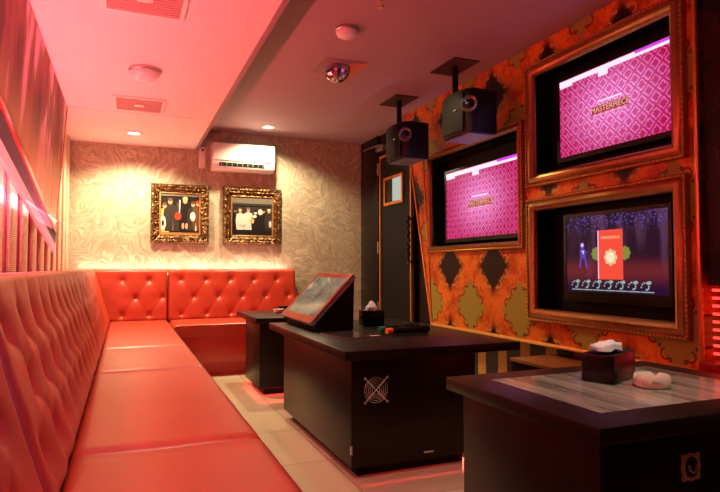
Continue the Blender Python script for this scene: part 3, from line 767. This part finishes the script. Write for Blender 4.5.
def tv_unit(y0, z0, y1, z1, flabel, tvd, tlabel, kind, q=1.0):
    t = empty('ornate_surround', (XP, (y0 + y1) / 2, z0), flabel, 'frame', 'copper gold frames around the televisions')
    m = MB(); sweep_frame(m, XP, y0, z0, y1, z1, [(0, 0), (0, .020), (.006, .028), (.016, .028), (.022, .018)], axis='x', step=.5)
    sweep_frame(m, XP, y0 + .020, z0 + .020, y1 - .020, z1 - .020, [(0, .016), (.004, .024), (.020*q, .032), (.034*q, .036), (.046*q, .030), (.058*q, .018), (.062*q, .006), (.064*q, -.001)], axis='x', step=.5)
    m.build('moulding', M_['frame_smooth'], t, smooth=True)
    m = MB(); per = [((y0 + .011, z0 + .011), (y1 - .011, z0 + .011)), ((y1 - .011, z0 + .011), (y1 - .011, z1 - .011)), ((y1 - .011, z1 - .011), (y0 + .011, z1 - .011)), ((y0 + .011, z1 - .011), (y0 + .011, z0 + .011))]
    for (a, b) in per:
        L = math.hypot(b[0] - a[0], b[1] - a[1]); n = int(L / .024)
        for k in range(n):
            q = (k + .5) / n; cy, cz = a[0] + (b[0] - a[0]) * q, a[1] + (b[1] - a[1]) * q; r = .0085
            m.add([(XP - .028, cy - r, cz), (XP - .028, cy, cz - r), (XP - .028, cy + r, cz), (XP - .028, cy, cz + r), (XP - .036, cy, cz)], [(0, 1, 4), (1, 2, 4), (2, 3, 4), (3, 0, 4)])
    m.build('beading', M_['gold_trim'], t, smooth=True)
    # black box behind the opening
    m = MB(); ins = .012 + .064 * q; a, b, c_, d = y0 + ins, z0 + ins, y1 - ins, z1 - ins; XB = XR - .003
    m.add([(XB, a, b), (XB, c_, b), (XB, c_, d), (XB, a, d), (XP - .001, a, b), (XP - .001, c_, b), (XP - .001, c_, d), (XP - .001, a, d)], [(0, 1, 2, 3), (0, 1, 5, 4), (1, 2, 6, 5), (2, 3, 7, 6), (3, 0, 4, 7)])
    m.build('recess', M_['black_matt'], pn)
    # television
    ty0, tz0, ty1, tz1, bz = tvd
    XS = 2.53
    tv_ = empty('television', (XS, (ty0 + ty1) / 2, tz0), tlabel, 'television', 'wall televisions')
    box('housing', M_['black_gloss'], (XS + .001, ty0 - .02, tz0 - bz, XR - .004, ty1 + .02, tz1 + .02), tv_, bevel=.004)
    m = MB(); m.box(XS - .006, ty0 - .022, tz0 - bz, XS + .006, ty1 + .022, tz0); m.box(XS - .006, ty0 - .022, tz1, XS + .006, ty1 + .022, tz1 + .022)
    m.box(XS - .006, ty0 - .022, tz0, XS + .006, ty0, tz1); m.box(XS - .006, ty1, tz0, XS + .006, ty1 + .022, tz1); m.build('bezel', M_['black_gloss'], tv_)
    cy, cz = (ty0 + ty1) / 2, (tz0 + tz1) / 2; hw, hh = (ty1 - ty0) / 2, (tz1 - tz0) / 2
    sc = MB().box(0, -hw, -hh, .002, hw, hh).build('screen', M_['screen_pink' if kind == 'pink' else 'screen_stage'], None)
    sc.parent = tv_; sc.location = (-.0015, 0, cz - tz0)
    def shp(name, mat, polys, k=1):
        m = MB()
        for p in polys: m.prism(p, lambda a, b, q: (q, a, b), -.0004 * k, -.0004 * k - .0003)
        o = m.build(name, mat, None); o.parent = sc; return o
    def rect(a, b, c_, d): return [(a * hw, b * hh), (c_ * hw, b * hh), (c_ * hw, d * hh), (a * hw, d * hh)]
    def text(s, size, u, v, mat, k=3):
        cu = bpy.data.curves.new('lettering', 'FONT'); cu.body = s; cu.size = size; cu.align_x = 'CENTER'; cu.align_y = 'CENTER'; cu.extrude = .0004
        tmp = bpy.data.objects.new('tmp', cu); C.objects.link(tmp); dg = bpy.context.evaluated_depsgraph_get()
        me = bpy.data.meshes.new_from_object(tmp.evaluated_get(dg)); bpy.data.objects.remove(tmp)
        me.transform(Matrix.Rotation(R(-90), 4, 'Z') @ Matrix.Rotation(R(90), 4, 'X')); me.materials.clear(); me.materials.append(mat)
        o = bpy.data.objects.new('lettering', me); C.objects.link(o); o.parent = sc; o.location = (-.0004 * k, u, v); return o
    if kind == 'pink':
        # +y is the left side of the picture
        shp('top_band', M_['scr_white'], [rect(-1, .86, 1, .985), rect(.02, .74, .20, .87), rect(.72, .80, .99, .87)])
        shp('corner_tab', M_['scr_violet'], [rect(-1, .93, -.45, 1)], 2)
        shp('banner', M_['scr_darkred'], [rect(-.34, -.14, .34, .04)], 1)
        text('MASTERPIECE', hw * .115, 0, hh * -.05, M_['scr_gold'])
        shp('small_line', M_['scr_white'], [rect(-.22, .13, .22, .165)], 1)
        shp('underline', M_['scr_gold'], [rect(-.30, -.19, .30, -.175)], 1)
    else:
        shp('red_card', M_['scr_red'], [rect(-.20, -.66, .28, .60)], 2); shp('card_edge', M_['scr_pinkedge'], [rect(.28, -.66, .305, .60)], 2)
        text('MASTERPIECE', hw * .062, hw * .04, hh * .40, M_['scr_gold'], 5)
        def flower(cy_, cz_, r, mat, n=8, k=4, nm='flower'):
            ps = [ell(cy_ + r * .62 * math.cos(2 * math.pi * q / n), cz_ + r * .62 * math.sin(2 * math.pi * q / n), r * .27, r * .27, 8) for q in range(n)] + [ell(cy_, cz_, r * .45, r * .45, 10)]
            shp(nm, mat, ps, k)
        flower(hw * .04, -.10 * hh, .055, M_['scr_gold'], k=4); flower(hw * .04, -.10 * hh, .036, M_['scr_cream'], k=6)
        flower(hw * -.235, .0, .045, M_['scr_green'], k=1); flower(hw * .335, 0, .045, plain('x', (0, 0, 0)) if False else M_['scr_green'], k=1)
        ps = []
        for q in range(7):
            c0 = hw * (.80 - q * .235)
            for k in range(9):
                a = k / 9 * 5.2; rr = .030 - .0022 * k
                ps.append(ell(c0 + rr * math.cos(a), -hh * .83 + rr * math.sin(a), .0055, .0055, 6))
            ps.append(ell(c0 - .02, -hh * .72, .016, .010, 6)); ps.append([(c0 - .05, -hh * .93), (c0 + .03, -hh * .93), (c0 + .03, -hh * .955), (c0 - .05, -hh * .955)])
        shp('scroll_border', M_['scr_scroll'], ps, 2)
        shp('dancer', M_['scr_purple'], [ell(hw * .64, hh * .22, .018, .022, 10), [(hw * .70, hh * .12), (hw * .58, hh * .14), (hw * .56, -hh * .10), (hw * .68, -hh * .14)], [(hw * .69, -hh * .12), (hw * .65, -hh * .12), (hw * .68, -hh * .38), (hw * .72, -hh * .36)], [(hw * .61, -hh * .10), (hw * .56, -hh * .10), (hw * .52, -hh * .36), (hw * .56, -hh * .40)], [(hw * .60, hh * .12), (hw * .52, hh * .05), (hw * .54, hh * .02), (hw * .62, hh * .06)]], 2)
        shp('dancer_light', M_['scr_lilac'], [ell(hw * .64, hh * .24, .012, .012, 8), [(hw * .66, hh * .08), (hw * .60, hh * .10), (hw * .61, -hh * .02)]], 3)
    return tv_
tv_unit(3.135, 1.130, 4.45, 1.998, 'copper gold frame around the middle television, nearest the door', (3.245, 1.243, 4.24, 1.800, .03), 'television nearest the door, pink damask picture on screen', 'pink', .55)
tv_unit(1.925, 1.525, 3.105, 2.338, 'copper gold frame around the upper right television', (2.053, 1.690, 2.850, 2.170, .03), 'upper right television with pink damask picture on screen', 'pink')
tv_unit(1.925, .655, 3.105, 1.453, 'copper gold frame around the lower right television', (2.085, .860, 2.805, 1.305, .06), 'lower right television showing a red card on a dark stage', 'stage')

# ------------------------------------------------------------------ red tube niche at the right edge
for k in range(9):
    z = .60 + .037 * k
    o = MB().tube([(2.56, .45, z), (2.56, 1.90, z)], .0065, 8).build('neon_tube', M_['red_strip'], smooth=True)
    tag(o, 'thin glowing red tube in the stack of tubes right of the television panel', 'light tube', 'red tubes at the right edge')
tag(box('light_box', M_['red_edge'], (2.40, .5, .53, 2.50, 1.84, .58), bevel=.004), 'red glowing ledge under the red tubes at the right edge', 'ledge')

# ------------------------------------------------------------------ low tables
def table(x0, y0, x1, y1, bx0, by0, bx1, by1, label, zt=.61, inlay=False):
    t = empty('low_table', ((x0 + x1) / 2, (y0 + y1) / 2, 0), label, 'table', 'black box tables in front of the sofas')
    box('top', M_['veneer_flat'], (x0, y0, zt - .045, x1, y1, zt), t, bevel=.004)
    box('body', M_['veneer'], (bx0, by0, .055, bx1, by1, zt - .045), t, bevel=.003)
    box('plinth', M_['black_matt'], (bx0 + .05, by0 + .05, 0, bx1 - .05, by1 - .05, .055), t)
    return t
t1 = table(.945, 4.45, 1.62, 5.27, .985, 4.49, 1.58, 5.05, 'small black box table furthest back by the red bench')
o = box('led_strip', M_['red_strip'], (1.06, 4.53, .047, 1.50, 4.538, .0545), t1); o['label'] = 'red glowing strip at the foot'
t2 = table(.955, 2.52, 1.95, 4.05, 1.0, 2.555, 1.69, 3.80, 'long black box table in the middle holding the touch screen')
o = box('led_strip', M_['red_strip'], (1.08, 2.595, .047, 1.62, 2.603, .0545), t2); o['label'] = 'red glowing strip at the foot'
# fan grille
fg = MB(); c = (1.125, 2.55, .415)
def circ(m, c, r, th, n=28): m.tube([(c[0] + r * math.cos(2 * math.pi * k / n), c[1], c[2] + r * math.sin(2 * math.pi * k / n)) for k in range(n)], th, 5, closed=True)
for r_ in (.060, .050, .040, .030, .020): circ(fg, (c[0], 2.548, c[2]), r_, .0014)
for a in (45, 135, 225, 315): fg.tube([(c[0], 2.547, c[2]), (c[0] + .082 * math.cos(R(a)), 2.547, c[2] + .082 * math.sin(R(a)))], .0024, 6)
for a in (45, 135, 225, 315): fg.lathe([(.006, 0), (.006, -.006)], (c[0] + .082 * math.cos(R(a)), 2.548, c[2] + .082 * math.sin(R(a))), 'y', 10)
f_ = fg.build('fan_grille', M_['chrome'], t2); f_['label'] = 'round chrome fan grille with a cross of bars'
m = MB().lathe([(.062, .0), (.062, -.004)], (c[0], 2.555, c[2]), 'y', 32); m.build('fan_opening', M_['black_gloss'], t2)
o = box('maker_label', M_['silver'], (1.385, 2.552, .052 + .03, 1.44, 2.5555, .092), t2)
o = box('corner_plate', M_['silver'], (.995, 2.551, .12, 1.004, 2.56, .16), t2)
t3 = table(1.072, 1.085, 2.03, 1.81, 1.10, 1.115, 1.98, 1.74, 'nearest black box table with grey marble inlay at lower right')
o = box('inlay', M_['marble'], (1.19, 1.20, .60, 1.92, 1.70, .6108), t3); o['label'] = 'glossy grey streaked marble panel'
# recessed brass pull
m = MB(); P0 = []
for k in range(40):
    a = 2 * math.pi * k / 40; q = max(abs(math.cos(a)), abs(math.sin(a))); s = (1 / q) ** .8 * (1 + .05 * math.cos(8 * a)); P0.append((1.413 + .034 * s * math.cos(a), .467 + .036 * s * math.sin(a)))
m.prism(P0, lambda a, b, q: (a, q, b), 1.1145, 1.110); pl = m.build('pull_plate', M_['brass'], t3); pl['label'] = 'scalloped brass pull plate'
MB().prism(ell(1.413, .467, .023, .028, 20), lambda a, b, q: (a, q, b), 1.110, 1.1085).build('pull_cup', M_['black_gloss'], pl)
MB().tube([(1.399, 1.106, .474), (1.403, 1.104, .460), (1.413, 1.103, .453), (1.423, 1.104, .460), (1.427, 1.106, .474)], .0025, 8).build('pull_ring', M_['brass'], pl)

# wooden cabinet below the tv panel
cb = empty('cabinet', (2.38, 2.65, 0), 'low cabinet with orange brown wooden top under the television panel', 'cabinet')
box('top', M_['wood_brown'], (2.20, 2.40, .43, 2.60, 2.95, .45), cb, bevel=.003); box('body', M_['veneer'], (2.21, 2.41, 0, 2.60, 2.94, .43), cb)

# ------------------------------------------------------------------ things on the tables
ZT = .6101
# touch screen kiosk
kk = empty('touch_screen_console', (1.22, 3.74, .61), 'angled touch screen console on the middle table', 'touch screen')
ya, yb = 3.385, 4.10
m = MB(); m.prism([(1.10, .6105), (1.345, .6105), (1.352, .93), (1.335, .935), (1.085, .665)], lambda a, b, q: (a, q, b), ya + .015, yb - .015); m.build('stand', M_['black_matt'], kk, bevel=.004)
A_, B_ = Vector((1.062, .655)), Vector((1.345, .955)); d_ = (B_ - A_).normalized(); n_ = Vector((-d_.y, d_.x)); LL = (B_ - A_).length
def kbox(s0, s1, y0, y1, h0, h1): 
    m = MB(); q = [A_ + d_ * s0 + n_ * h0, A_ + d_ * s1 + n_ * h0, A_ + d_ * s1 + n_ * h1, A_ + d_ * s0 + n_ * h1]
    return m.prism([tuple(p) for p in q], lambda a, b, t: (a, t, b), y0, y1)
kbox(0, LL, ya, yb, -.022, .006).build('display_housing', M_['silver'], kk, bevel=.004)
m = MB()
for a in ((0, .05, ya, yb), (LL - .035, LL, ya, yb), (.05, LL - .035, ya, ya + .035), (.05, LL - .035, yb - .035, yb)):
    q = kbox(*a, .006, .010); m.add(q.v, q.f)
m.build('bezel', M_['kiosk_rim'], kk)
kbox(.05, LL - .035, ya + .035, yb - .035, .006, .0075).build('screen', M_['kiosk_screen'], kk)
def tissue_box(x, y, z, sx, sy, sz, label, rot, group='black tissue boxes on the tables', tall=True):
    t = empty('tissue_box', (x, y, z), label, 'tissue box', group); t.rotation_euler.z = rot
    def P(o): o.parent = t; return o
    P(MB().box(-sx / 2, -sy / 2, 0, sx / 2, sy / 2, sz).build('box', M_['black_gloss'], None, bevel=.006))
    P(MB().prism(ell(0, 0, sx * .3, sy * .2, 20), lambda a, b, q: (a, b, q), sz, sz + .0015).build('slot', M_['black_matt'], None))
    m = MB(); n = 14; vs = []; fs = []
    for j in range(7):
        for i in range(n):
            a = 2 * math.pi * i / n; f = j / 6
            if tall: r = sx * (.18 * (1 - f) ** .6 + .02) * (1 + .5 * noise.noise(Vector((math.cos(a) * 2, math.sin(a) * 2, f * 3 + x)))) ; px, py, pz = r * 1.7 * math.cos(a), r * math.sin(a), sz + .062 * f
            else:
                r = (.05 + .95 * math.sin(min(1, f * 1.2) * math.pi * .5)) * (1 + .35 * noise.noise(Vector((math.cos(a) * 2.3, math.sin(a) * 2.3, f * 2))))
                px, py = sx * .42 * r * math.cos(a) - sx * .12, sy * .36 * r * math.sin(a) - .005; pz = sz + .008 + .030 * (1 - f) ** .5 + .012 * noise.noise(Vector((px * 40, py * 40, 2)))
            vs.append((px, py, pz))
    for j in range(6):
        for i in range(n): fs.append((j * n + i, j * n + (i + 1) % n, (j + 1) * n + (i + 1) % n, (j + 1) * n + i))
    if not tall: fs.append(tuple(range(n)))
    m.add(vs, fs); P(m.build('tissue', M_['tissue'], None, smooth=True))
    return t
tissue_box(1.555, 3.60, ZT, .135, .135, .105, 'small black tissue box behind the touch screen console', 0)
tb = tissue_box(1.578, 1.552, .6109, .205, .112, .098, 'black tissue box with loose white tissue on the marble table', R(24), tall=False)
# ashtray with a notch
ash = empty('ashtray', (1.608, 1.40, .6109), 'round cream ashtray with red lettering on the marble table', 'ashtray')
n = 48; vs = []; fs = []; prf = [(.046, 0), (.053, .003), (.056, .012), (.056, .034), (.052, .041), (.046, .040), (.042, .032), (.040, .014), (.0, .010)]
for j, (r_, h_) in enumerate(prf):
    for i in range(n):
        a = 2 * math.pi * i / n; hh = h_
        for na in (R(150), R(30), R(270) + R(0)):
            dd = abs((a - na + math.pi) % (2 * math.pi) - math.pi)
            if na == R(270): continue
            if dd < .2 and h_ > .03: hh = h_ - .012 * math.cos(dd / .2 * math.pi / 2)
        vs.append((1.608 + r_ * math.cos(a), 1.40 + r_ * math.sin(a), .6109 + hh))
for j in range(len(prf) - 1):
    for i in range(n): fs.append((j * n + i, j * n + (i + 1) % n, (j + 1) * n + (i + 1) % n, (j + 1) * n + i))
fs.append(tuple(range(n))[::-1]); m = MB(); m.add(vs, fs); dish = m.build('dish', M_['ceramic'], ash, smooth=True)
def curved_text(s, size, c, r, ang, z, mat, parent, name='lettering'):
    cu = bpy.data.curves.new(name, 'FONT'); cu.body = s; cu.size = size; cu.align_x = 'CENTER'; cu.align_y = 'CENTER'
    tmp = bpy.data.objects.new('tmp', cu); C.objects.link(tmp); dg = bpy.context.evaluated_depsgraph_get()
    me = bpy.data.meshes.new_from_object(tmp.evaluated_get(dg)); bpy.data.objects.remove(tmp)
    for v in me.vertices:
        a = ang + v.co.x / r; v.co = Vector((c[0] + (r + .0004) * math.cos(a), c[1] + (r + .0004) * math.sin(a), z + v.co.y))
    me.materials.clear(); me.materials.append(mat)
    o = bpy.data.objects.new(name, me); C.objects.link(o); o.parent = parent; return o
face = math.atan2(-1.40, -1.608)
curved_text('PRO', .016, (1.608, 1.40), .0562, face + .30, .6109 + .020, M_['red_print'], dish).matrix_parent_inverse = dish.matrix_world.inverted()
m = MB(); N = 20; aa = face - .38
for k in range(N):
    a, b = 2 * math.pi * k / N, 2 * math.pi * (k + 1) / N
    q = [(aa + rr * math.cos(t_) / .056, .631 + rr * math.sin(t_)) for rr, t_ in ((.0075, a), (.0075, b), (.0060, b), (.0060, a))]
    m.add([(1.608 + .0568 * math.cos(g), 1.40 + .0568 * math.sin(g), z) for g, z in q], [(0, 1, 2, 3)])
o = m.build('ring_mark', M_['grey_print'], None); o.parent = dish

# microphones
def mic(x, y, ang, ring, label):
    t = empty('microphone', (x, y, ZT), label, 'microphone', 'wireless microphones on the middle table'); t.rotation_euler = (0, 0, ang)
    def P(o): o.parent = t; return o
    P(MB().lathe([(.014, .035), (.017, .06), (.018, .18), (.022, .235), (.024, .25)], (0, 0, .026), 'x', 18).build('handle', M_['black_gloss'], None, smooth=True))
    P(MB().lathe([(.017, 0), (.0185, .003), (.0185, .036), (.016, .04)], (0, 0, .026), 'x', 18).build('end_ring', M_[ring], None, smooth=True))
    pr = [(.024, .248)] + [(.027 * math.sin(a), .275 - .027 * math.cos(a)) for a in [R(60 + 12 * k) for k in range(10)]]
    P(MB().lathe(pr, (0, 0, .027), 'x', 18).build('grille_head', M_['black_matt'], None, smooth=True))
    P(MB().lathe([(.0265, .270), (.0268, .275), (.0265, .280)], (0, 0, .027), 'x', 18, cap=False).build('head_band', M_['black_gloss'], None, smooth=True))
    P(MB().box(.10, -.006, .043, .13, .006, .0452).build('switch', M_['silver'], None))
mic(1.40, 3.02, R(7), 'orange_ring', 'black microphone with an orange end ring on the middle table')
mic(1.40, 3.12, R(13), 'green_ring', 'black microphone with a green end ring behind the orange one')
# song menu
mn = empty('menu_folder', (1.22, 3.12, .61), 'dark glossy menu folder with white edge in front of the console', 'menu')
mn.rotation_euler.z = R(14)
def PP(o): o.parent = mn; return o
PP(MB().box(-.11, -.15, .0005, .11, .16, .004).build('pages', M_['paper_white'], None)); PP(MB().box(-.112, -.152, .0042, .112, .162, .006).build('cover', M_['paper'], None))
PP(MB().box(.04, -.148, .0062, .10, -.12, .0066).build('white_tab', M_['paper_white'], None))
# little things on the small table
a2 = tag(MB().lathe([(.030, 0), (.045, .004), (.05, .03), (.046, .032), (.040, .010), (.001, .008)], (1.255, 4.95, .6105), cap=False).build('ashtray', M_['ceramic'], smooth=True), 'small white dish on the small table beyond the console', 'ashtray')
a3 = tag(MB().box(1.30, 5.10, .6105, 1.38, 5.17, .655).build('small_box', M_['black_matt'], bevel=.004), 'small dark box on the small table beyond the console', 'box')
